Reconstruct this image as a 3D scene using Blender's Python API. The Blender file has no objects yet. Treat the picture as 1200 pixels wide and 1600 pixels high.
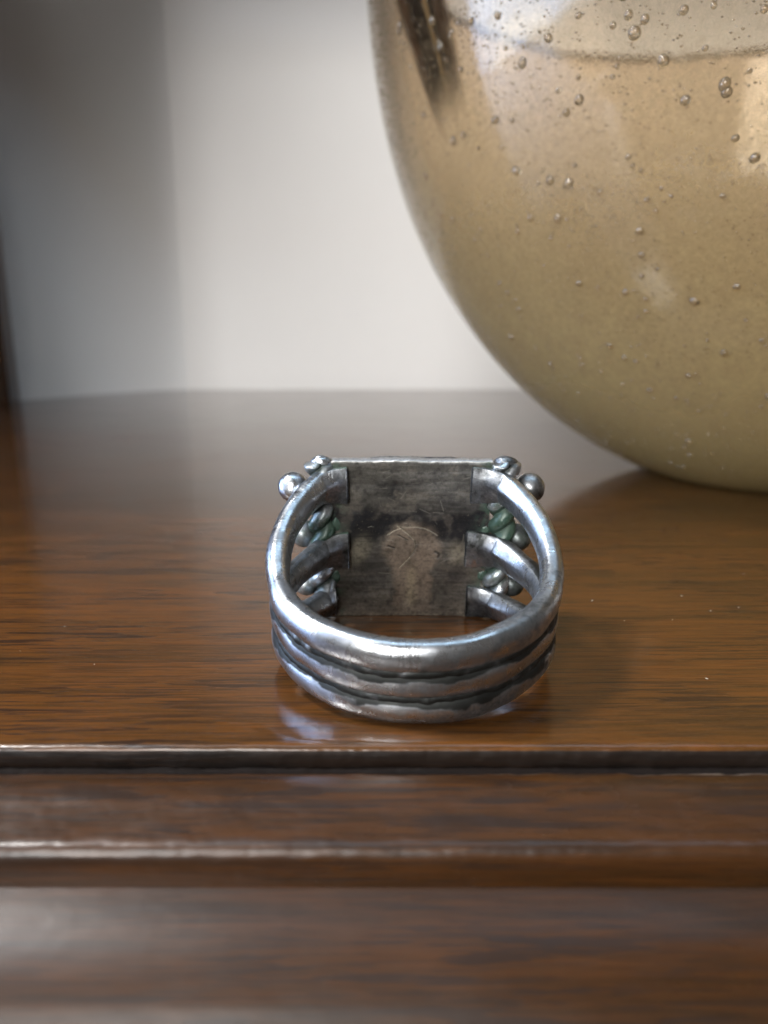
import bpy, bmesh, math, random
import numpy as np
from math import radians, sin, cos, pi
random.seed(7)
S = bpy.context.scene
COL = S.collection
MM = 0.001

# ------------------------------------------------------------------ camera, world, light
PITCH, CAM_H, FPX = radians(14.0), 25.4, 1150.0
cam_d = bpy.data.cameras.new('camera')
cam = bpy.data.objects.new('camera', cam_d); COL.objects.link(cam)
cam.location = (0, 0, CAM_H*MM)
cam.rotation_euler = (radians(90)-PITCH, 0, 0)
cam_d.sensor_fit = 'HORIZONTAL'; cam_d.sensor_width = 36; cam_d.lens = 36*FPX/1200
cam_d.clip_start = 0.001; cam_d.clip_end = 50
cam_d.dof.use_dof = True; cam_d.dof.focus_distance = 0.0565; cam_d.dof.aperture_fstop = 44
S.camera = cam
S.view_settings.view_transform = 'Standard'; S.view_settings.look = 'None'
S.view_settings.gamma = 1; S.view_settings.exposure = 0.28
w = bpy.data.worlds.new('World'); S.world = w; w.use_nodes = True
w.node_tree.nodes['Background'].inputs[0].default_value = (1.0, 0.90, 0.82, 1)     # dim room behind the camera
w.node_tree.nodes['Background'].inputs[1].default_value = 0.08
S.render.engine = 'CYCLES'
S.cycles.caustics_reflective = False
S.cycles.max_bounces = 14; S.cycles.transmission_bounces = 10; S.cycles.glossy_bounces = 5
S.cycles.sample_clamp_indirect = 6

SKY_STRENGTH = 8.0
def lamp(name, loc, target, size, power, color, size_y=None):
    d = bpy.data.lights.new(name, 'AREA'); d.energy = power; d.color = color
    d.shape = 'RECTANGLE'; d.size = size*MM; d.size_y = (size_y or size)*MM
    o = bpy.data.objects.new(name, d); COL.objects.link(o)
    o.location = [c*MM for c in loc]
    from mathutils import Vector
    v = Vector([t-l for t, l in zip(target, loc)])
    o.rotation_euler = v.to_track_quat('-Z', 'Y').to_euler()
    return o
lamp('daylight_on_the_street', (-850, 100, 1300), (-1300, 0, -120), 500, 70.0, (1, .96, .9))
lamp('added_front_fill', (-780, -800, 440), (0, 300, 60), 1500, 60.0, (1.0, 0.985, 0.965), 1000)  # added soft fill from behind the camera, brightens the wall
lamp('added_overhead_blue', (0, 50, 520), (0, 50.5, 0), 560, 0.62, (0.55, 0.78, 1.0), 140)  # added blue light above, puts the sheen on moulding and wires

# ------------------------------------------------------------------ helpers
def tag(o, label=None, cat=None, group=None, kind=None):
    if label: o['label'] = label
    if cat: o['category'] = cat
    if group: o['group'] = group
    if kind: o['kind'] = kind
    return o

def empty(name, loc=(0, 0, 0), rot=(0, 0, 0)):
    o = bpy.data.objects.new(name, None); COL.objects.link(o)
    o.location = [c*MM for c in loc]; o.rotation_euler = rot
    o.empty_display_size = .005
    return o

def mesh(name, V, Fs, mat=None, parent=None, smooth=True, attrs=None, loc=None):
    """V in millimetres"""
    me = bpy.data.meshes.new(name)
    V = np.asarray(V, float)*MM
    me.from_pydata(V.tolist(), [], [list(map(int, f)) for f in Fs])
    if smooth: me.polygons.foreach_set('use_smooth', [True]*len(me.polygons))
    for k, a in (attrs or {}).items():
        a = np.asarray(a, float)
        if a.ndim == 1:
            at = me.attributes.new(k, 'FLOAT', 'POINT'); at.data.foreach_set('value', a.ravel())
        else:
            at = me.attributes.new(k, 'FLOAT_COLOR', 'POINT')
            c = np.ones((len(a), 4)); c[:, :3] = a; at.data.foreach_set('color', c.ravel())
    me.update()
    o = bpy.data.objects.new(name, me); COL.objects.link(o)
    if mat: me.materials.append(mat)
    if parent: o.parent = parent
    if loc: o.location = [c*MM for c in loc]
    return o

def boxmesh(name, a, b, mat, parent=None, bevel=0.0):
    bm = bmesh.new(); bmesh.ops.create_cube(bm, size=1)
    for v in bm.verts:
        v.co = [(a[i] if v.co[i] < 0 else b[i])*MM for i in range(3)]
    if bevel:
        bmesh.ops.bevel(bm, geom=bm.edges[:], offset=bevel*MM, segments=3, affect='EDGES', profile=.5)
    me = bpy.data.meshes.new(name); bm.to_mesh(me); bm.free()
    me.materials.append(mat)
    o = bpy.data.objects.new(name, me); COL.objects.link(o)
    if parent: o.parent = parent
    return o

def _hash(ix, iy, iz, seed):
    n = (ix*374761393 + iy*668265263 + iz*2147483647 + seed*974634777) & 0xffffffff
    n = ((n ^ (n >> 13))*1274126177) & 0xffffffff
    n = n ^ (n >> 16)
    return (n & 0xffff)/65535.0
def vnoise(P, seed=0):
    P = np.asarray(P, float); I = np.floor(P).astype(np.int64); f = P-I; f = f*f*(3-2*f)
    r = 0
    for dx in (0, 1):
        for dy in (0, 1):
            for dz in (0, 1):
                wgt = (f[:, 0] if dx else 1-f[:, 0])*(f[:, 1] if dy else 1-f[:, 1])*(f[:, 2] if dz else 1-f[:, 2])
                r = r+wgt*_hash(I[:, 0]+dx, I[:, 1]+dy, I[:, 2]+dz, seed)
    return r
def fbm(P, seed=0, oct=4, gain=.5):
    r = 0; a = 1; t = 0; P = np.asarray(P, float)
    for k in range(oct):
        r = r+a*vnoise(P*2**k+17.3*k, seed+k); t += a; a *= gain
    return r/t
def sstep(a, b, x):
    t = np.clip((x-a)/(b-a), 0, 1); return t*t*(3-2*t)
def mixc(a, b, t):
    t = np.asarray(t)[:, None]; return np.asarray(a)*(1-t)+np.asarray(b)*t

# ------------------------------------------------------------------ node helpers
class N:
    def __init__(s, name):
        s.m = bpy.data.materials.new(name); s.m.use_nodes = True
        s.t = s.m.node_tree; s.t.nodes.clear()
        s.out = s.n('ShaderNodeOutputMaterial')
    def n(s, typ, **kw):
        x = s.t.nodes.new(typ)
        for k, v in kw.items(): setattr(x, k, v)
        return x
    def l(s, a, b): s.t.links.new(a, b)
    def val(s, sock, v):
        if isinstance(v, bpy.types.NodeSocket): s.l(v, sock)
        else: sock.default_value = v
    def coords(s, scale=(1, 1, 1), kind='Object'):
        tc = s.n('ShaderNodeTexCoord'); mp = s.n('ShaderNodeMapping')
        mp.inputs['Scale'].default_value = [1000*c for c in scale]
        s.l(tc.outputs[kind], mp.inputs[0]); return mp.outputs[0]
    def noise(s, vec, scale=1, detail=4, rough=.5, dist=0):
        x = s.n('ShaderNodeTexNoise'); s.l(vec, x.inputs['Vector'])
        x.inputs['Scale'].default_value = scale; x.inputs['Detail'].default_value = detail
        x.inputs['Roughness'].default_value = rough; x.inputs['Distortion'].default_value = dist
        return x.outputs[0]
    def ramp(s, f, stops):
        x = s.n('ShaderNodeValToRGB'); s.l(f, x.inputs[0]); e = x.color_ramp.elements
        while len(e) < len(stops): e.new(.5)
        for k, (p, c) in enumerate(stops):
            e[k].position = p
            e[k].color = (c, c, c, 1) if not hasattr(c, '__len__') else (*c, 1)
        return x.outputs[0]
    def mix(s, f, a, b, mode='MIX'):
        x = s.n('ShaderNodeMix', data_type='RGBA', blend_type=mode)
        s.val(x.inputs[0], f)
        for sock, v in ((x.inputs[6], a), (x.inputs[7], b)):
            if isinstance(v, bpy.types.NodeSocket): s.l(v, sock)
            else: sock.default_value = (*v, 1)
        return x.outputs[2]
    def math(s, op, a, b=0.0, c=0.0, clamp=False):
        x = s.n('ShaderNodeMath', operation=op, use_clamp=clamp)
        s.val(x.inputs[0], a); s.val(x.inputs[1], b)
        if op in ('MULTIPLY_ADD',): s.val(x.inputs[2], c)
        return x.outputs[0]
    def attr(s, name, out='Fac'):
        x = s.n('ShaderNodeAttribute'); x.attribute_name = name; return x.outputs[out]
    def bump(s, h, dist, strength=1.0, normal=None):
        x = s.n('ShaderNodeBump'); s.l(h, x.inputs['Height'])
        x.inputs['Distance'].default_value = dist*MM; x.inputs['Strength'].default_value = strength
        if normal: s.l(normal, x.inputs['Normal'])
        return x.outputs[0]
    def bsdf(s, **kw):
        x = s.n('ShaderNodeBsdfPrincipled')
        for k, v in kw.items():
            sock = x.inputs[k.replace('_', ' ')]
            if isinstance(v, tuple) and len(v) == 3: v = (*v, 1)
            s.val(sock, v)
        return x
    def end(s, sh): s.l(sh.outputs[0] if hasattr(sh, 'outputs') else sh, s.out.inputs[0]); return s.m

# ------------------------------------------------------------------ materials
def wood_mat(name, tint=.50, red=1.0, wear=True, gloss=.075, coat=1.0):
    m = N(name)
    broad = m.noise(m.coords((.012, .07, .12)), 1, 5, .55, .6)
    mid = m.noise(m.coords((.03, .55, .55)), 1, 5, .6, .4)
    fine = m.noise(m.coords((.16, 3.4, 3.4)), 1, 4, .65)
    cross = m.noise(m.coords((3.2, 5.0, 5.0)), 1, 3, .6)
    f = m.math('MULTIPLY_ADD', broad, .38, m.math('MULTIPLY_ADD', mid, .32, m.math('MULTIPLY', fine, .38)))
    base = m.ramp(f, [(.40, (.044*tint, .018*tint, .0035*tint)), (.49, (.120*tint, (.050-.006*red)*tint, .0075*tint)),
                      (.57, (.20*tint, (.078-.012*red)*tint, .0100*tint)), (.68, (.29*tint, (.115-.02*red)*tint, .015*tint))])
    base = m.mix(m.ramp(cross, [(.35, .0), (.75, .35)]), base, (.20*tint, .095*tint, .022*tint))
    # open pores: long thin dark dashes along the grain
    p1 = m.ramp(m.noise(m.coords((.11, 2.0, 2.0)), 1, 3, .55, .15), [(.555, 0.0), (.578, 1.0)])
    p2 = m.ramp(m.noise(m.coords((.20, 4.2, 4.2)), 1, 2, .5, .1), [(.55, 0.0), (.578, 1.0)])
    gate = m.ramp(m.noise(m.coords((.03, .14, .14)), 1, 3, .5), [(.38, .35), (.54, 1.0)])
    pores = m.math('MULTIPLY', m.math('MAXIMUM', p1, m.math('MULTIPLY', p2, .65)), gate)
    base = m.mix(m.math('MULTIPLY', pores, .8), base, (.014, .007, .004))
    # fine orange-peel of the old varnish
    peel = m.noise(m.coords((2.6, 2.6, 2.6)), 1, 3, .55)
    h = m.math('SUBTRACT', m.math('MULTIPLY', peel, .30), m.math('MULTIPLY', pores, .9))
    nb = m.bump(h, .035, .55)
    rg = m.ramp(m.noise(m.coords((.05, .12, .1)), 1, 5, .6), [(.3, gloss*.85), (.7, gloss*1.7)])
    smear = m.ramp(m.noise(m.coords((.035, .09, .09)), 1, 4, .6, 1.2), [(.46, 0.0), (.66, .05)])
    crough = m.math('ADD', rg, smear)
    rg = crough
    if wear:
        wr = m.attr('wear')
        ws = m.ramp(m.math('MULTIPLY', wr, m.math('ADD', .35, m.noise(m.coords((.55, 2.0, 2.0)), 1, 5, .7))), [(.42, 0.0), (.62, 1.0)])
        base = m.mix(m.math('MULTIPLY', ws, .8), base, (.20, .15, .11))
        dk = m.attr('groove_dark')
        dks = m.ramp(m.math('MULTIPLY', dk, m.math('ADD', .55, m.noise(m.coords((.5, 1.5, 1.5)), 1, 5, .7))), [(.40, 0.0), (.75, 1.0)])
        base = m.mix(m.math('MULTIPLY', dks, .93), base, (.010, .008, .007))  # darker, duller finish in the groove below the top edge
        crough = m.math('ADD', rg, m.math('MULTIPLY', dks, .4))
        crough = m.math('MULTIPLY_ADD', ws, .22, crough)
        crough = m.math('MULTIPLY_ADD', wr, .30, crough)
        coat = m.math('MULTIPLY_ADD', dks, -.9*coat, coat)
    b = m.bsdf(Base_Color=base, Roughness=.5, Coat_Weight=coat, Coat_Roughness=crough, Coat_IOR=1.45, Normal=nb, Specular_IOR_Level=.10)
    m.l(m.bump(peel, .009, .35), b.inputs['Coat Normal'])
    return m.end(b)

def silver_mat(name, dark=(.045, .047, .045), green=0.0, base_t=0.0):
    """old silver: 'tarnish' attribute drives oxide, plus noise stains, file marks"""
    m = N(name)
    t = m.attr('tarnish')
    big = m.noise(m.coords((.32, .32, .32)), 1, 5, .6, .8)
    sm = m.noise(m.coords((2.2, 2.2, 2.2)), 1, 6, .7, .3)
    tt = m.math('ADD', m.math('ADD', t, base_t), m.math('MULTIPLY_ADD', big, .9, -.45))
    tt = m.math('ADD', tt, m.math('MULTIPLY_ADD', sm, .55, -.275))
    ox = m.ramp(tt, [(.38, 0.0), (.56, .62), (.8, 1.0)])
    haze = m.ramp(m.noise(m.coords((.6, .6, .6)), 1, 5, .65, 1.0), [(.38, 0.0), (.66, 1.0)])
    clean = m.mix(haze, (.64, .66, .685), (.40, .425, .455))
    col = m.mix(ox, clean, dark)
    if green:
        g = m.attr('green')
        gs = m.ramp(m.math('MULTIPLY', g, m.math('ADD', .4, m.noise(m.coords((1.1, 1.1, 1.1)), 1, 6, .7))), [(.35, 0.0), (.62, 1.0)])
        gcol = m.mix(m.noise(m.coords((1.6, 1.6, 1.6)), 1, 5, .7), (.012, .05, .038), (.08, .11, .08))
        col = m.mix(gs, col, gcol)
    pits = m.noise(m.coords((4.5, 4.5, 4.5)), 1, 4, .7)
    scr = m.noise(m.coords((1.0, 1.0, 9.0)), 1, 3, .6, .5)
    rough = m.math('ADD', .235, m.math('ADD', m.math('MULTIPLY', ox, .26), m.math('MULTIPLY', haze, .13)))
    cx = m.n('ShaderNodeCombineXYZ'); m.l(m.math('MULTIPLY', m.attr('along'), 7.0), cx.inputs[0])
    mk = m.n('ShaderNodeVectorMath', operation='ADD'); m.l(cx.outputs[0], mk.inputs[0]); m.l(m.coords((.5, .5, .5)), mk.inputs[1])
    file_ = m.noise(mk.outputs[0], 1, 3, .65)
    fgate = m.ramp(m.noise(m.coords((.22, .22, .22)), 1, 2, .5), [(.45, .12), (.62, 1.0)])
    h = m.math('ADD', m.math('MULTIPLY', pits, .55), m.math('MULTIPLY', scr, .45))
    h = m.math('ADD', h, m.math('MULTIPLY', m.math('MULTIPLY', file_, fgate), 1.8))
    nb = m.bump(h, .05, .42)
    b = m.bsdf(Base_Color=col, Roughness=rough, Normal=nb)
    if green: m.l(m.math('SUBTRACT', 1.0, m.math('MULTIPLY', gs, .85)), b.inputs['Metallic'])
    else: b.inputs['Metallic'].default_value = 1
    return m.end(b)

def plate_mat():
    m = N('tarnished_plate')
    col = m.n('ShaderNodeAttribute'); col.attribute_name = 'stain'
    sm = m.noise(m.coords((3.5, 3.5, 3.5)), 1, 6, .75)
    c = m.mix(m.ramp(sm, [(.34, .5), (.55, 0.0)]), col.outputs['Color'], (.05, .048, .042))
    c = m.mix(m.ramp(m.noise(m.coords((5, 5, 5)), 1, 3, .6), [(.64, 0.0), (.74, .35)]), c, (.42, .38, .28))
    h = m.math('ADD', m.noise(m.coords((2.5, 2.5, 6)), 1, 5, .7), m.math('MULTIPLY', m.attr('relief'), 1.5))
    b = m.bsdf(Base_Color=c, Metallic=.70, Roughness=m.math('ADD', .27, m.math('MULTIPLY', sm, .22)), Normal=m.bump(h, .05, .5))
    return m.end(b)

def paint_mat(name, c, rough=.7):
    m = N(name)
    f = m.noise(m.coords((.06, .06, .06)), 1, 5, .6)
    col = m.mix(f, tuple(x*.97 for x in c), c)
    return m.end(m.bsdf(Base_Color=col, Roughness=rough, Normal=m.bump(m.noise(m.coords((.9, .9, .9)), 1, 4, .6), .05, .4)))

M_top = wood_mat('varnished_wood_top')
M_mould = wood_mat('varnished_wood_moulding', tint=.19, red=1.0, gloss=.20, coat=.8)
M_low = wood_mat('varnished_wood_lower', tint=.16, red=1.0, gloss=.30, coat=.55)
M_silver = silver_mat('old_silver_wire', green=1.0)
M_rope = silver_mat('oxidised_silver_rope', green=1.0, base_t=.12)
M_ball = silver_mat('oxidised_silver_ball', green=1.0, base_t=.06)
M_plate = plate_mat()
M_wall = paint_mat('white_wall_paint', (.83, .815, .80))
M_reveal = paint_mat('grey_reveal_paint', (.62, .575, .53))
M_casing = wood_mat('dark_casing_wood', tint=.42, red=1, wear=False, gloss=.3, coat=.3)

# ------------------------------------------------------------------ setting: walls
def slab(name, pts, z0, z1, mat, smooth=False):
    """vertical wall along a plan polyline, with thickness behind"""
    V = []; Fc = []
    for x, y in pts: V += [(x, y, z0), (x, y, z1)]
    n = len(pts)
    for i in range(n): j = (i+1) % n; Fc.append((2*i, 2*j, 2*j+1, 2*i+1))
    Fc.append([2*i for i in range(n)]); Fc.append([2*i+1 for i in reversed(range(n))])
    o = mesh(name, V, Fc, mat, smooth=smooth)
    if smooth:
        for p in o.data.polygons:
            if len(p.vertices) > 4 or p.area > .06: p.use_smooth = False
    return o
crn = [(-132, 269), (-127, 275.8)]
c0, c1, c2 = np.array([-127, 275.8]), np.array([-96, 318.2]), np.array([-84, 318.35])
crn += [tuple((1-t)**2*c0+2*t*(1-t)*c1+t*t*c2) for t in np.linspace(.04, 1, 26)]
bw = slab('wall', crn+[(900, 326), (900, 420), (-260, 420), (-260, 269)], -60, 900, M_wall, True); tag(bw, kind='structure')

M_overhang = paint_mat('unseen_overhang_grey', (.13, .125, .13))
tag(boxmesh('unseen_overhang', (-95, 240, 166), (900, 317.5, 900), M_overhang, None, 3), kind='structure')  # unseen block, added to shade the wall top and darken reflections
tag(boxmesh('unseen_overhang', (-300, 80, 152), (-95.5, 316, 900), M_overhang, None, 3), kind='structure')  # second unseen block, added to shade the upper left wall
cas = empty('window_casing', (-163, 240, -60))
tag(cas, 'dark brown wooden window casing at the far left edge beside the white wall', 'casing')
boxmesh('casing_board', (-70, -80, 0), (28.5, 28.8, 197), M_casing, cas, 2.5)
boxmesh('casing_bead', (24, -90, 0), (34, -76, 197), M_casing, cas, 2.2)

# ------------------------------------------------------------------ dresser top and moulding
dresser = empty('wooden_dresser', (0, 40, 0))
tag(dresser, 'varnished brown wooden dresser with a moulded front edge under the ring and the bowl', 'dresser')
def extrude_profile(name, prof, x0, x1, nx, mat, parent, attrs_f, amp=.05, seed=0, jit=None):
    prof = np.array(prof, float)
    # resample evenly
    d = np.r_[0, np.cumsum(np.hypot(*np.diff(prof, axis=0).T))]
    n = int(d[-1]/.22)+2
    s = np.linspace(0, d[-1], n)
    P = np.stack([np.interp(s, d, prof[:, 0]), np.interp(s, d, prof[:, 1])], 1)
    for _ in range(2): P[1:-1] = (P[:-2]+2*P[1:-1]+P[2:])/4
    X = np.linspace(x0, x1, nx)
    G = np.zeros((nx, n, 3)); G[:, :, 0] = X[:, None]; G[:, :, 1] = P[None, :, 0]; G[:, :, 2] = P[None, :, 1]
    T = np.gradient(P, axis=0); T /= np.linalg.norm(T, axis=1)[:, None]; Nn = np.stack([-T[:, 1], T[:, 0]], 1)
    Q = G.reshape(-1, 3)
    at = attrs_f(Q, np.tile(P, (nx, 1)))
    rg = .35+at['wear']*1.3+at['groove_dark']*.8
    dsp = (fbm(Q*np.array([.7, 1.1, 1.1]), seed, 5)-.5)*2*amp*rg + (fbm(Q*np.array([2.2, 2.6, 2.6]), seed+9, 3)-.5)*amp*.9*rg
    NN = np.tile(Nn, (nx, 1))
    Q[:, 1] += NN[:, 0]*dsp; Q[:, 2] += NN[:, 1]*dsp
    F_ = []
    for i in range(nx-1):
        b = i*n
        for j in range(n-1): F_.append((b+j, b+n+j, b+n+j+1, b+j+1))
    Q = Q-np.array([0, 40, 0])
    return mesh(name, Q, F_, mat, parent, attrs=at)
EDGE = 41.1
# the flat top: fine strip near the edge and one large sheet behind
def at_top(Q, P):
    e = np.exp(-((P[:, 0]-(EDGE+.15))/.28)**2)
    return {'wear': e*(.15+.7*fbm(Q*np.array([.12, 1, 1]), 4, 3)), 'groove_dark': sstep(.22, .5, -P[:, 1])*1.5}
prof = [(EDGE+3.0, 0)]+[(EDGE+.55-.55*sin(a), -.5+.5*cos(a)) for a in np.linspace(0, pi/2, 7)]+[(EDGE+.03, -.8), (EDGE+.15, -1.5)]
extrude_profile('top_edge', prof, -60, 60, 800, M_top, dresser, at_top, .05, 3)
V = []; xs = [-500, -75, 75, 700]
Fc = [(0, 1, 2, 3)]
tp = mesh('top_panel', [(-500, EDGE+2.999-40, 0), (800, EDGE+2.999-40, 0), (800, 330-40, 0), (-500, 330-40, 0)], Fc, M_top, dresser, smooth=False,
          attrs={'wear': [0]*4, 'groove_dark': [0]*4})
# moulding below
G0 = EDGE
mp = [(G0+.5, -1.5), (G0-.15, -1.58), (G0-.70, -1.56), (G0-1.02, -1.22), (G0-1.35, -.98), (G0-1.75, -.93), (G0-2.4, -.98), (G0-3.3, -1.18), (G0-4.3, -1.5), (G0-5.2, -1.75), (G0-6.0, -1.98)]
mp += [(G0-6.0-.75*sin(a), -2.70+.72*cos(a)) for a in np.linspace(.2, pi/2, 7)]
mp += [(G0-6.78, -3.3), (G0-6.78, -4.0), (G0-6.78, -5.2)]
mp2 = [(G0-5.6, -4.05), (G0-6.75, -4.43), (G0-7.8, -4.80), (G0-8.8, -5.20), (G0-9.8, -5.70), (G0-10.8, -6.32), (G0-11.8, -7.1), (G0-12.8, -8.2),
       (G0-13.5, -9.6), (G0-13.9, -11.5), (G0-14, -16), (G0-13, -17), (G0-12, -18), (G0-12, -60)]
def at_m(Q, P):
    e1 = np.exp(-(((P[:, 0]-(G0-1.35))/.35)**2+((P[:, 1]+.98)/.5)**2))
    e2 = np.exp(-(((P[:, 0]-(G0-6.45))/.40)**2+((P[:, 1]+2.3)/.40)**2))
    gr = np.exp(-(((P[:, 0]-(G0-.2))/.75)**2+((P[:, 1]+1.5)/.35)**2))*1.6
    gr2 = np.exp(-(((P[:, 0]-(G0-6.8))/.3)**2+((P[:, 1]+4.4)/.3)**2))
    n = fbm(Q*np.array([.1, 1, 1]), 14, 3)
    return {'wear': np.clip(e1*(.2+.7*n)+e2*(.0+.52*n), 0, 1.2), 'groove_dark': gr}
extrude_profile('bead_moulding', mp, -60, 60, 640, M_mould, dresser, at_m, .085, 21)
def at_l(Q, P): return {'wear': 0*P[:, 0], 'groove_dark': 0*P[:, 0]}
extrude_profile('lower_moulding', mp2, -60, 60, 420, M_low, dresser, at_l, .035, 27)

# ------------------------------------------------------------------ the ring
H_, W_, L_ = 15.2, 6.33, 19.0
TILT = radians(13.2)
ring = empty('silver_ring', (2.25, 62.8, 0.02), (TILT, 0, radians(0)))
tag(ring, 'tarnished silver three band ring lying on the wooden dresser in front of the glass bowl', 'ring')

def plan(th):
    """centre line in plan (x, v); th from the front, signed"""
    a = abs(th); sg = 1 if th >= 0 else -1
    A = radians(133)
    if a <= A: return sg*10.12*sin(a), 8+10.12*cos(a)
    x0, v0 = 10.12*sin(A), 8+10.12*cos(A)
    e = (a-A)*10
    # ease along the plate
    return sg*(x0-.93*e), v0-.30*e*(1-min(e, 2.2)/4.4)
UEND = {1: (13.25, 13.25), 0: (7.0, 7.15), -1: (1.75, 1.75)}
def wire(k, nth=420, nph=44):
    TH = np.linspace(-radians(146+ (0 if k else 0)), radians(146+(3 if k == 0 else 2)), nth)
    if k == -1: TH = np.linspace(-radians(138), radians(147), nth)
    C = np.array([plan(t) for t in TH])
    s = sstep(radians(60), radians(139), np.abs(TH))
    ue = np.where(TH < 0, UEND[k][0], UEND[k][1])
    u0 = 7.6+k*2.06*(1+.10*sstep(radians(30), radians(95), np.abs(TH)))
    U = u0*(1-s)+ue*s
    P = np.stack([C[:, 0], -C[:, 1], U], 1)
    T = np.gradient(P, axis=0); T /= np.linalg.norm(T, axis=1)[:, None]
    Tp = T.copy(); Tp[:, 2] = 0; Tp /= np.linalg.norm(Tp, axis=1)[:, None]
    R = np.stack([Tp[:, 1], -Tp[:, 0], np.zeros(nth)], 1)           # outward
    B = np.cross(T, R); B *= np.sign(B[:, 2])[:, None]
    e = np.clip((np.abs(TH)-radians(112))/radians(34), 0, 1)**1.35               # flattening of the soldered ends
    ph = np.linspace(0, 2*pi, nph, endpoint=False)
    cph, sph = np.cos(ph), np.sin(ph)
    ee = sstep(radians(112), radians(144), np.abs(TH)); a = .88*(1-e)+.84*e; b = 1.2*(1-e)+(1.62 if k else 1.75)*e
    if k == 0: a = a-.04*(1-e)
    ex = 2/(2.25+1.9*e)
    V = np.zeros((nth, nph, 3)); tarn = np.zeros((nth, nph)); grn = np.zeros((nth, nph))
    P = P-R*0+R*0; P[:, 1] += .30*ee
    d0 = np.abs(TH)
    for i in range(nth):
        rr = np.sign(cph)*np.abs(cph)**ex[i]*a[i]; bb = np.sign(sph)*np.abs(sph)**ex[i]*b[i]
        # inner face: ridge toward the opening near the ends (triangular chisel)
        inner = rr < 0
        q_ = bb/b[i]; tri = np.where(q_ > .35, (1-q_)/.65, (1+q_)/1.35); rr = np.where(inner, rr*(1-ee[i])+ee[i]*(-1.45*a[i]*np.clip(tri, 0, 1)*(1-.84*sstep(radians(128), radians(147), d0[i]))), rr)
        V[i] = P[i]+R[i]*rr[:, None]+B[i]*bb[:, None]
        outer = np.clip(cph, 0, 1)
        d = np.abs(TH[i])
        gap_up = (k < 1); gap_dn = (k > -1)
        near = 1-s[i]
        g = 0
        if gap_up: g = g+np.clip((sph-.45)/.45, 0, 1)*near
        if gap_dn: g = g+np.clip((-sph-.45)/.45, 0, 1)*near
        if k < 1:
            rag = fbm(np.stack([np.full(nph, TH[i]*7.0), sph*1.5, np.full(nph, k*5.0)], 1), 201, 4, .4)
            g = g + (1.0 if k == 0 else .7)*sstep(.0, .16, sph-.18-(.95 if k == 0 else 1.1)*(rag-.36))*near*(cph > 0)
        tarn[i] = .10+.85*g*(cph > -.5)+.30*e[i]
        grn[i] = (.75 if TH[i] < 0 else .5)*e[i]*np.clip(sph+.1, 0, 1)*(cph > -.1)
    Q = V.reshape(-1, 3)
    nn = (Q-np.repeat(P, nph, 0)); nn /= np.linalg.norm(nn, axis=1)[:, None]
    Q += nn*((fbm(Q*.38, 31+k, 2)-.5)*.20+(fbm(Q*2.4, 41+k, 3)-.5)*.018)[:, None]
    # patchy oxide
    tarn = tarn.ravel()+.55*(fbm(Q*.5, 51+k, 4)-.5)+.23
    tarn += np.where(Q[:, 0] > 0, .04, -.04)
    along = np.repeat(TH*10, nph)
    Fc = []
    for i in range(nth-1):
        for j in range(nph):
            j2 = (j+1) % nph
            Fc.append((i*nph+j, i*nph+j2, (i+1)*nph+j2, (i+1)*nph+j))
    # end caps with a rim ring
    nv = len(Q)
    caps = []
    for i, sgn in ((0, -1), (nth-1, 1)):
        c = Q[i*nph:(i+1)*nph].mean(0)+T[i]*sgn*.10
        r1 = Q[i*nph:(i+1)*nph]*.86+c*.14+T[i]*sgn*.07
        base = len(Q)
        Q = np.vstack([Q, r1, c[None]]); tarn = np.r_[tarn, np.full(nph+1, .55)]; along = np.r_[along, np.full(nph+1, TH[i]*10)]
        grn = np.r_[grn.ravel(), np.full(nph+1, .35)]
        for j in range(nph):
            j2 = (j+1) % nph
            f1 = (i*nph+j, base+j, base+j2, i*nph+j2); f2 = (base+j, base+nph, base+j2)
            if sgn > 0: f1 = f1[::-1]; f2 = f2[::-1]
            Fc.append(f1[::-1]); Fc.append(f2[::-1])
    return mesh('band_wire', Q, Fc, M_silver, ring, attrs={'tarnish': tarn, 'green': grn.ravel(), 'along': along})
for k in (1, 0, -1): wire(k)

# dark solder seams between the wires
def tube(P, r, nph=12, amp=0, seed=0, freq=1.2):
    P = np.asarray(P, float); n = len(P)
    T = np.gradient(P, axis=0); T /= np.linalg.norm(T, axis=1)[:, None]
    up = np.array([0, 0, 1.0]); A = np.cross(T, up)
    bad = np.linalg.norm(A, axis=1) < .1; A[bad] = np.cross(T[bad], [0, 1, 0.])
    A /= np.linalg.norm(A, axis=1)[:, None]; B = np.cross(T, A)
    r = np.broadcast_to(r, (n,))
    ph = np.linspace(0, 2*pi, nph, endpoint=False)
    V = P[:, None]+(A[:, None]*np.cos(ph)[None, :, None]+B[:, None]*np.sin(ph)[None, :, None])*r[:, None, None]
    Q = V.reshape(-1, 3)
    if amp:
        nn = Q-np.repeat(P, nph, 0); nn /= np.maximum(np.linalg.norm(nn, axis=1)[:, None], 1e-6)
        Q = Q+nn*((fbm(Q*freq, seed, 4)-.5)*2*amp)[:, None]
    Fc = [(i*nph+j, (i+1)*nph+j, (i+1)*nph+(j+1) % nph, i*nph+(j+1) % nph) for i in range(n-1) for j in range(nph)]
    Fc += [tuple(range(nph)), tuple(reversed(range((n-1)*nph, n*nph)))]
    return Q, Fc
for kk in (.5, -.5):
    th = np.linspace(-radians(84), radians(84), 300)
    P = np.array([((10.30)*sin(t), -(8+10.30*cos(t)), 7.6+kk*2.06*(1+.1*sstep(radians(30), radians(95), abs(t)))) for t in th])
    Q, Fc = tube(P, .55, 14, .13, 60+int(kk*2), 1.6)
    mesh('solder_seam', Q, Fc, M_rope, ring, attrs={'tarnish': .75+.5*(fbm(Q*.9, 5, 4)-.5), 'green': .25*np.ones(len(Q))})

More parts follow.
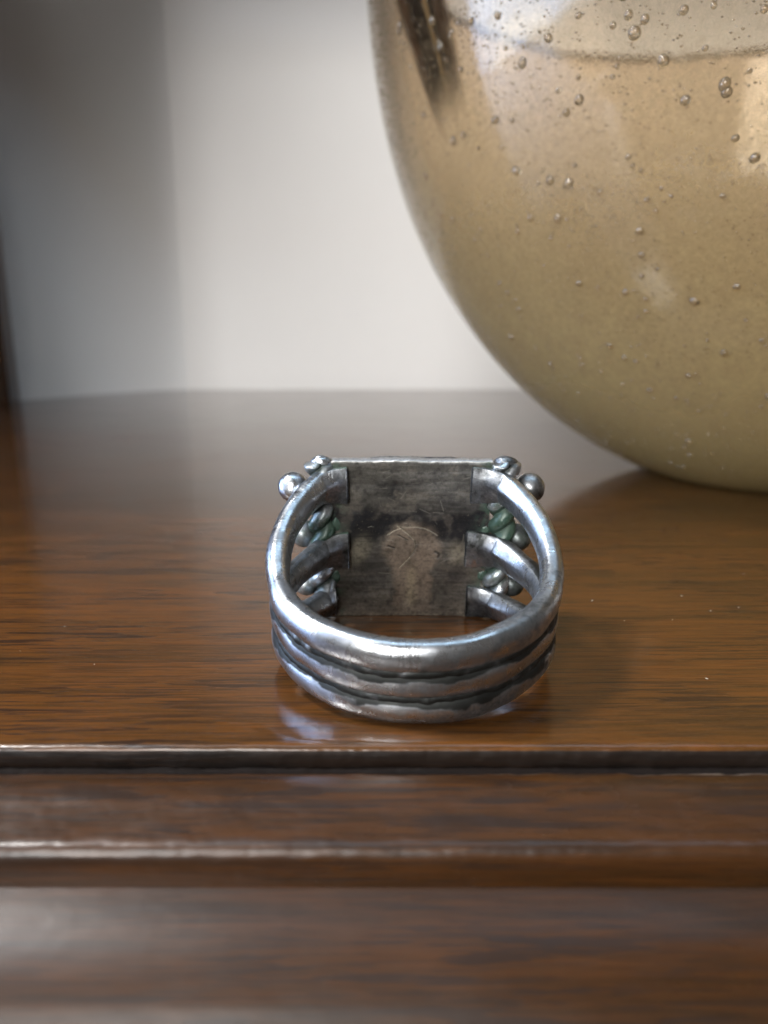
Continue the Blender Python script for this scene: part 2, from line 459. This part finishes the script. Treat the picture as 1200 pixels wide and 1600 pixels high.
# back plate of the bezel, with its stains and scratches in fine relief
def plate():
    nx, nz = 250, 290
    X = np.linspace(-6.75, 6.65, nx); Z = np.linspace(0, H_, nz)
    gx, gz = np.meshgrid(X, Z, indexing='ij'); x = gx.ravel(); z = gz.ravel()
    P3 = np.stack([x, z, 0*x], 1)
    n1 = fbm(P3*.45, 71, 5); n2 = fbm(P3*1.5, 73, 5); n3 = fbm(P3*np.array([.5, 4.5, 1]), 75, 4); n4 = fbm(P3*4, 79, 3)
    col = np.tile(np.array([.14, .132, .115]), (len(x), 1))
    col = mixc(col, [.21, .20, .18], sstep(.4, .7, n3))
    # black band across the upper middle, dipping at both sides
    dz = z-(10.5-.12*np.abs(x-.2)**1.35)+(n1-.5)*6.5+(n2-.5)*3
    blk = np.exp(-(dz/1.75)**2)*sstep(.28, .55, n2+.18)
    sideb = np.exp(-(((x+4.3)/1.5)**2+((z-9.8)/1.5)**2))+.95*np.exp(-(((x-4.6)/1.5)**2+((z-9.3)/1.5)**2))
    sideb += .8*np.exp(-(((x-3.9)/1.3)**2+((z-4.2)/.8)**2))+.65*np.exp(-(((x+3.6)/1.9)**2+((z-5)/2.2)**2))
    col = mixc(col, [.022, .023, .027], np.clip(blk*1.0+sideb*(.6+.6*n2), 0, .97))
    # keyhole shaped lighter patch
    cx, cz = .15, 7.1
    r = np.hypot((x-cx)/1.0, (z-cz)/1.05)+(n2-.5)*.7
    key = 1-sstep(1.9, 2.9, r)
    key = np.maximum(key, (1-sstep(1.3, 2.0, np.abs(x-.3)+(n2-.5)*1.2))*(z < 7))
    low = np.clip(1-z/2.4, 0, 1)*.6
    col = mixc(col, [.31, .255, .20], np.clip(np.maximum(key*.9, low), 0, 1))
    stk = np.exp(-((x-.15)/.42)**2)*sstep(.6, 1.5, z)*(1-sstep(3.6, 6.4, z))
    col = mixc(col, [.46, .39, .26], stk*.75*(.6+.6*n2))
    # filed pale wedge beside the left middle prong
    fw = np.exp(-(((x+4.35)/.95)**2+((z-6.9-.55*(x+4.3))/1.35)**2)**1.6)
    col = mixc(col, [.40, .37, .28], fw*.75*sstep(.25, .6, n3+.15))
    fw = np.exp(-(((x-4.1)/.7)**2+((z-6.6)/1.1)**2)**1.6)
    col = mixc(col, [.36, .33, .24], fw*.55)
    col = mixc(col, [.40, .36, .28], np.exp(-(z/.35)**2)*sstep(.45, .6, n4)*.8)
    col = mixc(col, [.55, .55, .52], np.exp(-((H_-z)/.14)**2)*.8)
    n5 = fbm(P3*.9+5, 83, 5); n6 = fbm(P3*3.1+9, 87, 4)
    col = col*(1+.8*(n5-.5)+.5*(n6-.5))[:, None]
    col = mixc(col, [.33, .285, .225], sstep(.56, .72, n5)*.2)
    col = mixc(col, [.03, .03, .032], sstep(.60, .74, 1-n6)*.3)
    col = np.clip(col, .01, .9)
    edge = np.exp(-((6.7-np.abs(x))/.9)**2)
    col = mixc(col, [.10, .17, .12], edge*sstep(.42, .62, n2)*.8)
    # scratches
    rel = np.zeros(len(x))
    def scratch(pts, wd, c, dep=.6, amt=.8):
        nonlocal col, rel
        pts = np.array(pts, float); dmin = np.full(len(x), 9.)
        for a, b in zip(pts[:-1], pts[1:]):
            ab = b-a; t = np.clip(((x-a[0])*ab[0]+(z-a[1])*ab[1])/(ab@ab), 0, 1)
            dmin = np.minimum(dmin, np.hypot(x-a[0]-t*ab[0], z-a[1]-t*ab[1]))
        k = np.exp(-(dmin/wd)**2); col = mixc(col, c, k*amt); rel = rel-k*dep
    arc = [(cx+3.1*sin(t), cz-.9+3.0*cos(t)) for t in np.linspace(-.75, .78, 16)]
    scratch(arc, .05, [.5, .46, .36], .5, .75)
    scratch([(-1.1, 9.3), (-.2, 8.5), (.35, 7.9), (.45, 7.3), (.25, 6.7), (-.1, 6.1), (-.9, 5.1)], .06, [.42, .38, .28], .8, .8)
    scratch([(.40, 7.8), (.5, 7.3), (.3, 6.6), (0, 6.2)], .06, [.05, .045, .04], .5, .7)
    scratch([(-1.9, 7.3), (-1.4, 7.1)], .09, [.02, .02, .02], 1, .9)
    scratch([(-1.1, 8.4), (-.2, 7.9)], .06, [.03, .03, .03], 1, .8)
    scratch([(2.2, 6.75), (2.55, 6.5), (2.5, 6.2)], .12, [.03, .03, .03], 1, .85)
    rs = random.Random(5)
    for _ in range(60):
        a = rs.uniform(-.5, .5) if rs.random() < .6 else rs.uniform(-1.6, 1.6)
        px, pz, ln = rs.uniform(-5, 5), rs.uniform(.5, 14.5), rs.uniform(.2, 1.1)
        scratch([(px, pz), (px+ln*cos(a), pz+ln*sin(a))], .032, [.42, .40, .34] if rs.random() < .75 else [.03, .03, .03], .3, rs.uniform(.2, .55))
    # geometry: slightly dished and uneven front, thickness .8
    y = -(.0+.10*((x/6.6)**2))+(fbm(P3*.35, 91, 3)-.5)*.18
    topz = (fbm(np.stack([x*.9, 0*x, 0*x], 1), 95, 3)-.5)*.28*sstep(H_-1.0, H_, z)
    botz = -.12*(1-(x/6.7)**2)*(1-sstep(0, .8, z))
    xx = x+(fbm(np.stack([z*.9, 0*x, 0*x], 1), 97, 3)-.5)*.25*sstep(5.6, 6.6, np.abs(x))
    A = np.stack([xx, y, z+topz+botz*0], 1)
    Fc = []
    idx = lambda i, j: i*nz+j
    for i in range(nx-1):
        for j in range(nz-1): Fc.append((idx(i, j), idx(i+1, j), idx(i+1, j+1), idx(i, j+1)))
    # rim: walk boundary, add a bevel row and a back row
    bd = [idx(i, 0) for i in range(nx)]+[idx(nx-1, j) for j in range(1, nz)]+[idx(i, nz-1) for i in range(nx-2, -1, -1)]+[idx(0, j) for j in range(nz-2, 0, -1)]
    m = len(bd); cen = np.array([0, 0, H_/2])
    rows = []
    Vv = A; C2 = np.clip(col*1.0, 0, 1); R2 = rel
    for off, out in ((.06, .06), (.7, .06), (.75, 0.0)):
        b = A[bd].copy(); dirx = np.sign(b[:, 0])*(np.abs(x[bd]) > 6.6); dirz = np.where(z[bd] > H_-.01, 1, np.where(z[bd] < .01, -1, 0))
        b[:, 0] += dirx*out; b[:, 2] += dirz*out; b[:, 1] += off
        rows.append(len(Vv)); Vv = np.vstack([Vv, b]); C2 = np.vstack([C2, np.full((m, 3), .5)]); R2 = np.r_[R2, np.zeros(m)]
    prev = bd
    for r0 in rows:
        cur = [r0+i for i in range(m)]
        for i in range(m): Fc.append((prev[i], cur[i], cur[(i+1) % m], prev[(i+1) % m]))
        prev = cur
    Fc.append(tuple(reversed(prev)))
    return mesh('back_plate', Vv, Fc, M_plate, ring, attrs={'stain': C2, 'relief': R2})
plate()
# low bezel wall on the hidden face
bz = empty
def bezel():
    n = 160; V = []; Fc = []
    def outline(hx, hz, r):
        pts = []
        for i in range(n):
            a = 2*pi*i/n; c, s_ = cos(a), sin(a); e = 2/6.
            pts.append((np.sign(c)*abs(c)**e*hx, np.sign(s_)*abs(s_)**e*hz))
        return pts
    for (off, yy) in ((0, .72), (0, 2.6), (-.25, 2.75), (-.5, 2.6), (-.55, .9)):
        for i, (px, pz) in enumerate(outline(5.7+off, 6.75+off, 1)):
            sc = .12*sin(i*pi/4) if yy > 2 else 0
            V.append((px, yy+sc, pz+H_/2+.25))
    for r in range(4):
        for i in range(n): Fc.append((r*n+i, r*n+(i+1) % n, (r+1)*n+(i+1) % n, (r+1)*n+i))
    return mesh('bezel', V, Fc, M_rope, ring, attrs={'tarnish': [.4]*len(V), 'green': [0.1]*len(V)})
bezel()

# twisted rope of wire at each side of the plate, with its flattened end on top
def rope(x0, y0, u0, u1, hand):
    nz, nph = 300, 40
    Z = np.linspace(u0, u1, nz); pitch = 3.7
    ph = np.linspace(0, 2*pi, nph, endpoint=False)
    V = np.zeros((nz, nph, 3)); t = np.zeros((nz, nph))
    for i, zz in enumerate(Z):
        tw = hand*2*pi*zz/pitch
        lob = np.abs(np.cos(ph-tw))**.8
        r = .60+.62*lob
        f = min(1, (zz-u0)/.5+.35, (u1-zz)/.5+.35)
        r = r*f
        V[i, :, 0] = x0+r*np.cos(ph)+.12*sin(zz*.9); V[i, :, 1] = y0+r*np.sin(ph); V[i, :, 2] = zz
        t[i] = .7*(1-lob)**1.0+.16
    Q = V.reshape(-1, 3); c = np.stack([np.full(len(Q), x0), np.full(len(Q), y0), Q[:, 2]], 1); nn = Q-c; nn /= np.linalg.norm(nn, axis=1)[:, None]
    Q = Q+nn*((fbm(Q*1.3, 101, 4)-.5)*.22)[:, None]
    Fc = [(i*nph+j, i*nph+(j+1) % nph, (i+1)*nph+(j+1) % nph, (i+1)*nph+j) for i in range(nz-1) for j in range(nph)]
    Fc += [tuple(reversed(range(nph))), tuple(range((nz-1)*nph, nz*nph))]
    g = .55*fbm(Q*.4, 111, 3)+.45*np.exp(-((Q[:, 2]-9.3)/1.5)**2)+.2*(Q[:, 1] < y0)
    return mesh('twisted_wire', Q, Fc, M_rope, ring, attrs={'tarnish': t.ravel(), 'green': g})
rope(-7.65, .1, .2, 15.3, 1)
rope(7.7, .1, .2, 15.3, 1)

def blob(name, c, r, mat, tarn=.3, grn=.3, amp=.12, sq=(1, 1, 1), seed=0, freq=.8, seg=40):
    V = []; Fc = []; nu, nv = seg, seg//2
    for i in range(nv+1):
        a = pi*i/nv
        for j in range(nu):
            b = 2*pi*j/nu; V.append((sin(a)*cos(b), sin(a)*sin(b), cos(a)))
    for i in range(nv):
        for j in range(nu):
            j2 = (j+1) % nu; Fc.append((i*nu+j, (i+1)*nu+j, (i+1)*nu+j2, i*nu+j2))
    V = np.array(V); d = 1+(fbm(V*freq*1.5+seed*3.3, 120+seed, 4)-.5)*2*amp
    Q = V*d[:, None]*np.array(sq)*r
    t = tarn+.5*(fbm(V*1.6+seed, 130+seed, 4)-.5)
    return mesh(name, Q, Fc, mat, ring, attrs={'tarnish': t, 'green': np.full(len(Q), grn)}, loc=c)
balls = [(-9.8, .3, 12.8), (-9.15, .6, 8.2), (-9.25, .8, 3.0), (9.9, .3, 12.7), (9.3, .6, 7.8), (9.25, .8, 2.9)]
for i, c in enumerate(balls):
    blob('ball', c, (1.28, 1.2, 1.12, 1.28, 1.22, 1.15)[i], M_ball, (.38, .48, .46, .46, .6, .56)[i], .12 if i in (0, 3) else .5, .05, seed=i)
    # neck of solder joining ball to rope
    s_ = 1 if c[0] > 0 else -1
    blob('solder', (c[0]-s_*1.15, c[1]+.1, c[2]-.1), .62, M_rope, .5, .55, .25, (1.25, .6, .7), seed=20+i, seg=24)
# flattened curled caps where the ropes end, peeking above the plate
blob('rope_cap', (-7.35, .2, 15.15),   .80, M_silver, .42, .3, .22, (1.15, .75, .62), seed=41)
blob('rope_cap', (7.75, .3, 14.95), .92, M_ball, .55, .2, .20, (1.05, .8, .62), seed=42)
# solder fillets green with copper salts, between ropes, plate and prongs
for i, (c, r, sq) in enumerate([((-6.35, .1, 9.35), .95, (.8, .5, 1.3)), ((-6.6, .0, 4.2), .8, (1, .5, 1.2)), ((-6.5, .2, 11.5), .5, (.7, .6, 1.2)), ((-7.1, -.1, 14.6), .7, (1, .6, .6)),
                                ((6.45, .1, 8.9), .8, (.9, .5, .9)), ((6.4, .1, 4.3), .85, (.9, .5, 1.1)), ((7.2, .0, 3.4), .75, (1.3, .6, .7)), ((6.5, .1, 5.3), .6, (1, .5, 1))]):
    blob('solder', c, r*.66, M_rope, .5, .8, .30, sq, seed=50+i, seg=30, freq=1.3)

# ------------------------------------------------------------------ glass bowl
BX, BD, BR, BK = 67.0, 130.0, 69.9, 1.22
BZC = BR*BK*.97
def glass_mat():
    m = N('amber_seeded_glass')
    geo = m.n('ShaderNodeTexCoord'); sep = m.n('ShaderNodeSeparateXYZ'); m.l(geo.outputs['Object'], sep.inputs[0])
    hgt = m.math('MULTIPLY', sep.outputs[2], 1000.0)
    wob = m.math('MULTIPLY_ADD', m.noise(m.coords((.05, .05, .05)), 1, 4, .6), 16.0, -8.0)
    hh = m.math('DIVIDE', m.math('ADD', hgt, wob), 90.0, clamp=True)
    frost = m.ramp(hh, [(.0, .88), (.28, .72), (.42, .46), (.54, .16), (.68, .03)])
    seeds = m.noise(m.coords((1.5, 1.5, 1.5)), 1, 4, .7, .6)
    mott = m.noise(m.coords((.35, .35, .35)), 1, 5, .7, .5)
    frost = m.math('ADD', frost, m.math('MULTIPLY', m.math('SUBTRACT', seeds, .5), .55), clamp=True)
    tint = m.mix(hh, (.88, .78, .59), (.90, .775, .635))
    body = m.mix(hh, (.60, .48, .22), (.64, .42, .25))
    body = m.mix(m.ramp(mott, [(.35, 0.0), (.65, .4)]), body, (.48, .34, .18))
    nb = m.bump(m.math('ADD', m.math('MULTIPLY', seeds, .6), m.math('MULTIPLY', mott, .6)), .022, .5)
    # clear tinted glass
    rough = m.ramp(hh, [(.15, .30), (.45, .10), (.58, .015)])
    g = m.bsdf(Base_Color=tint, Roughness=rough, IOR=1.41, Transmission_Weight=1.0, Normal=nb)
    d = m.n('ShaderNodeBsdfDiffuse'); m.l(body, d.inputs[0]); m.l(nb, d.inputs['Normal'])
    tr = m.n('ShaderNodeBsdfTranslucent'); m.l(body, tr.inputs[0]); m.l(nb, tr.inputs['Normal'])
    dm = m.n('ShaderNodeMixShader'); dm.inputs[0].default_value = .5; m.l(d.outputs[0], dm.inputs[1]); m.l(tr.outputs[0], dm.inputs[2])
    mx = m.n('ShaderNodeMixShader'); m.l(frost, mx.inputs[0]); m.l(g.outputs[0], mx.inputs[1]); m.l(dm.outputs[0], mx.inputs[2])
    # smooth glossy skin over the cloudy body
    gl = m.n('ShaderNodeBsdfGlossy'); gl.inputs['Roughness'].default_value = .03
    m.l(m.bump(mott, .03, .3), gl.inputs['Normal'])
    fr = m.n('ShaderNodeFresnel'); fr.inputs[0].default_value = 1.45
    fin = m.n('ShaderNodeMixShader'); m.l(m.math('MULTIPLY', fr.outputs[0], frost), fin.inputs[0]); m.l(mx.outputs[0], fin.inputs[1]); m.l(gl.outputs[0], fin.inputs[2])
    return m.end(fin)
M_glass = glass_mat()
bowl = empty('glass_bowl', (BX, BD, 0))
tag(bowl, 'large round amber glass bowl full of small bubbles standing behind the ring', 'bowl')
def bowl_mesh():
    TH = 2.6; RIMZ = 88.0
    prof = []
    def outer(z, off=0):
        q = 1-((z-BZC)/(BR*BK))**2
        return BR*math.sqrt(max(q, 0))-off
    prof.append((0, .9)); prof.append((8, .5)); prof.append((13, .05))
    z = 0.0
    a0 = math.acos(min(1, (BZC-.15)/(BR*BK)))
    a1 = math.acos((BZC-RIMZ+1.3)/(BR*BK))
    for a in np.linspace(a0, a1, 90): prof.append((BR*sin(a), BZC-BR*BK*cos(a)))
    ro = prof[-1][0]
    for a in np.linspace(.25, pi-.25, 9): prof.append((ro-TH/2+TH/2*cos(a), RIMZ-1.3+1.3*sin(a)))
    inn = []
    for a in np.linspace(a1, .12, 90): inn.append(((BR-TH)*sin(a), BZC-(BR*BK-TH-1.2*cos(a)**8)*cos(a)))
    prof += inn; prof.append((0, inn[-1][1]-.02))
    prof = np.array(prof); n = len(prof); ns = 220
    ang = np.linspace(0, 2*pi, ns, endpoint=False)
    V = np.zeros((ns, n, 3))
    V[:, :, 0] = np.cos(ang)[:, None]*prof[None, :, 0]; V[:, :, 1] = np.sin(ang)[:, None]*prof[None, :, 0]; V[:, :, 2] = prof[None, :, 1]
    Q = V.reshape(-1, 3)
    s = sstep(5, 60, Q[:, 2])
    Q[:, 2] += s*Q[:, 0]*.022
    rad = np.hypot(Q[:, 0], Q[:, 1])+1e-6
    wv = (fbm(Q*.028, 141, 3)-.5)*.45*s
    Q[:, 0] += Q[:, 0]/rad*wv; Q[:, 1] += Q[:, 1]/rad*wv
    Q[:, 2] += (fbm(np.stack([Q[:, 0]*.06, Q[:, 1]*.06, 0*rad], 1), 143, 3)-.5)*1.6*sstep(80, 88, Q[:, 2])
    Fc = []
    for i in range(ns):
        b = i*n; c = ((i+1) % ns)*n
        for j in range(n-1): Fc.append((b+j, c+j, c+j+1, b+j+1))
    o = mesh('bowl_body', Q, Fc, M_glass, bowl)
    bm = bmesh.new(); bm.from_mesh(o.data); bmesh.ops.remove_doubles(bm, verts=bm.verts, dist=1e-6)
    bmesh.ops.recalc_face_normals(bm, faces=bm.faces); bm.to_mesh(o.data); bm.free()
    return o
bowl_mesh()
def rim():
    n = 240; V = []; ns = 14
    for i in range(n):
        a = 2*pi*i/n; ca, sa = cos(a), sin(a)
        z0 = 87.1; rr = BR*math.sqrt(1-((z0-BZC)/(BR*BK))**2)-1.3
        wob = fbm(np.array([[ca*3.2, sa*3.2, 0]]), 151, 3)[0]-.5
        t = .55+.5*(fbm(np.array([[ca*9, sa*9, 3]]), 153, 3)[0]-.5)
        for j in range(ns):
            b = 2*pi*j/ns
            r_ = rr+.95*cos(b)
            V.append((ca*r_, sa*r_, z0+1.5+wob*1.5+t*sin(b)+ca*rr*.022))
    F_ = [(i*ns+j, ((i+1) % n)*ns+j, ((i+1) % n)*ns+(j+1) % ns, i*ns+(j+1) % ns) for i in range(n) for j in range(ns)]
    m = N('dark_amber_rim')
    sp = m.noise(m.coords((1.4, 1.4, 1.4)), 1, 5, .75)
    c = m.mix(m.ramp(sp, [(.42, 0.0), (.66, 1.0)]), (.045, .026, .018), (.20, .14, .09))
    return mesh('rim', V, F_, m.end(m.bsdf(Base_Color=c, Roughness=.12, Transmission_Weight=.35, IOR=1.48)), bowl)
rim()
def reflection_streak():  # painted stand-in for the blurred dark reflection at the bowl's left edge
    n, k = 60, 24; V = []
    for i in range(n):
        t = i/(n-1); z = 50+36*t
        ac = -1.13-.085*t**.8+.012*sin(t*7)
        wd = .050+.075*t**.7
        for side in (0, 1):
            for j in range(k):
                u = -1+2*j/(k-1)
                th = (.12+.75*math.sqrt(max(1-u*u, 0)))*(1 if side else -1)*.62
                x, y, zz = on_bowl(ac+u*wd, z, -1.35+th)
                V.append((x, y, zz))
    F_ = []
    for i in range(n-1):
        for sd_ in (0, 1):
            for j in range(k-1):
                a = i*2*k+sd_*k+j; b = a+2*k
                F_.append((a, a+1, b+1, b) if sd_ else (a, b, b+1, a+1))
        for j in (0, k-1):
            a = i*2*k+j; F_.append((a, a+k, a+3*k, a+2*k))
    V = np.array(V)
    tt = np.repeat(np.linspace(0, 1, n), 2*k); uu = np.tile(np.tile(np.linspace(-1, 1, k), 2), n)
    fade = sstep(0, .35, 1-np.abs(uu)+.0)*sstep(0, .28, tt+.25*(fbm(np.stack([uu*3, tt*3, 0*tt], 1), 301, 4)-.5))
    m = N('painted_reflection_brown')
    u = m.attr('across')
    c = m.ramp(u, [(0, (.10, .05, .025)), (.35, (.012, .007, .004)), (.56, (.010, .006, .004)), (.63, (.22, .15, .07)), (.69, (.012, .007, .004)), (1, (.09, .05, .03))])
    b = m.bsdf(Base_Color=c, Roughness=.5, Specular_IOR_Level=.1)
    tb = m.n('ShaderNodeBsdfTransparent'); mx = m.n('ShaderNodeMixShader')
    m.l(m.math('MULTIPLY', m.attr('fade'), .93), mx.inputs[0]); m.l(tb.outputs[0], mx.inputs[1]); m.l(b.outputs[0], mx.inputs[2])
    return mesh('painted_reflection', V, F_, m.end(mx), bowl, attrs={'fade': fade, 'across': uu*.5+.5})
def bub_mat():
    m = N('bubble_glass')
    g = m.bsdf(Base_Color=(.72, .60, .42), Roughness=.12, IOR=1.48, Transmission_Weight=.9, Metallic=0.0)
    return m.end(g)
M_bub = bub_mat()
ico = bmesh.new(); bmesh.ops.create_uvsphere(ico, u_segments=20, v_segments=12, radius=MM)
bub_me = bpy.data.meshes.new('bubble'); ico.to_mesh(bub_me)
for p in bub_me.polygons: p.use_smooth = True
bub_me.materials.append(M_bub)
rb = random.Random(11)
def on_bowl(az, z, off=0.0):
    q = math.sqrt(max(1-((z-BZC)/(BR*BK))**2, 0)); r = BR*q+off
    x, y = r*sin(az), -r*cos(az)
    return x, y, z+x*.022*sstep(5, 60, np.array([z]))[0]
reflection_streak()
big = []
for i in range(280):
    az = rb.uniform(-1.3, -.4 if i < 215 else .8); z = rb.uniform(4, 66 if i < 250 else 85)
    r = (.24+.42*rb.random()**2.6)*(.75+.25*min(1, z/35))
    big.append((az, z, r))
for i in range(16):     # a loose string of large bubbles
    big.append((-.62+rb.gauss(0, .12), 56+rb.gauss(0, 2), rb.uniform(.35, .62)))
for az, z, r in big:
    o = bpy.data.objects.new('bubble', bub_me); COL.objects.link(o); o.parent = bowl
    x, y, zz = on_bowl(az, z, -.5*r)
    o.location = (x*MM, y*MM, zz*MM); o.scale = (r*rb.uniform(.9, 1.2), r, r*rb.uniform(.85, 1.1)); o.rotation_euler = (0, rb.uniform(-.6, .6), az)
# the dust-fine seeds, joined
V = []; Fc = []
tet = [(0, 0, 1), (.94, 0, -.33), (-.47, .82, -.33), (-.47, -.82, -.33)]
octa = [(1, 0, 0), (-1, 0, 0), (0, 1, 0), (0, -1, 0), (0, 0, 1), (0, 0, -1)]
of = [(0, 2, 4), (2, 1, 4), (1, 3, 4), (3, 0, 4), (2, 0, 5), (1, 2, 5), (3, 1, 5), (0, 3, 5)]
for i in range(6500):
    az = rb.uniform(-1.5, -.35 if i < 4500 else 1.4); z = 8+78*rb.random()**.75; r = rb.uniform(.05, .15)
    c = on_bowl(az, z, -.02)
    b = len(V); V += [(c[0]+r*p[0]*1.5, c[1]+r*p[1], c[2]+r*p[2]) for p in octa]
    Fc += [tuple(b+k for k in f) for f in of]
sd = mesh('fine_seeds', V, Fc, M_bub, bowl); tag(sd, kind='stuff')

# ------------------------------------------------------------------ dust on the wood
m = N('pale_dust'); M_dust = m.end(m.bsdf(Base_Color=(.55, .52, .48), Roughness=.8))
V = []; Fc = []
for i in range(26):
    x, y = rb.uniform(-34, 40), rb.uniform(EDGE+1, 80); r = rb.uniform(.03, .07)
    if abs(x-2) < 11 and 42 < y < 66: continue
    ang = rb.uniform(0, pi); el = rb.uniform(1, 2.4)
    b = len(V)
    for p in octa:
        px, py = p[0]*r*el, p[1]*r
        V.append((x+px*cos(ang)-py*sin(ang), y+px*sin(ang)+py*cos(ang), .5*r+p[2]*r*.6))
    Fc += [tuple(b+k for k in f) for f in of]
du = mesh('dust', V, Fc, M_dust); tag(du, 'pale dust specks scattered on the wooden top', None, None, 'stuff')

# ------------------------------------------------------------------ the window at the left that lights the scene
def sky_mat():
    m = N('sky_seen_through_window')
    c = m.noise(m.coords((.0016, .0016, .0030)), 1, 6, .6, .6)
    col = m.mix(m.ramp(c, [(.47, 0.0), (.68, 1.0)]), (.30, .52, .95), (.95, .98, 1.0))
    e = m.n('ShaderNodeEmission'); m.l(col, e.inputs[0]); e.inputs[1].default_value = SKY_STRENGTH
    return m.end(e)
sk = mesh('sky', [(-1500, -1100, -500), (-1500, 900, -500), (-1500, 900, 2600), (-1500, -1100, 2600)], [(0, 1, 2, 3)], sky_mat(), smooth=False)
tag(sk, kind='structure')
M_stone = paint_mat('tan_stone', (.55, .42, .30)); M_roof = paint_mat('grey_roof', (.35, .33, .31))
# wall with the window opening: y -110..290, z -110..700
wy0, wy1, wz0, wz1 = -110, 285, -115, 900
for a, b in (((-470, -700, -400), (-450, wy0, 1300)), ((-470, wy1, -400), (-450, 600, 1300)), ((-470, wy0, -400), (-450, wy1, wz0)), ((-470, wy0, wz1), (-450, wy1, 1300))):
    tag(boxmesh('window_wall', a, b, M_wall), kind='structure')
win = empty('window', (-460, (wy0+wy1)/2, wz0)); tag(win, 'tall window left of the dresser mirrored in the glass bowl', 'window')
hw = (wy1-wy0)/2; hz = wz1-wz0
M_frame = paint_mat('white_frame_paint', (.75, .74, .72), .4)
for a, b in (((-12, -hw+.2, .2), (6, -hw+14, hz-.2)), ((-12, hw-14, .2), (6, hw-.2, hz-.2)), ((-12, -hw+14.2, .2), (6, hw-14.2, 14)), ((-12, -hw+14.2, hz-14), (6, hw-14.2, hz-.2))):
    boxmesh('frame_bar', a, b, M_frame, win, 1.5)
bld = empty('building', (-1300, 0, -500)); tag(bld, 'tan stone building with a stepped roof line mirrored in the glass bowl', 'building')
for a, b in (((-60, -900, 0), (0, -150, 455)), ((-60, -149, 0), (-5, 90, 440)), ((-60, 91, 0), (-10, 560, 425))):
    boxmesh('wall', a, b, M_stone, bld)
boxmesh('cornice', (-66, -905, 455.5), (12, -145, 470), M_roof, bld)
boxmesh('cornice', (-66, -144, 440.5), (8, 95, 450), M_roof, bld)
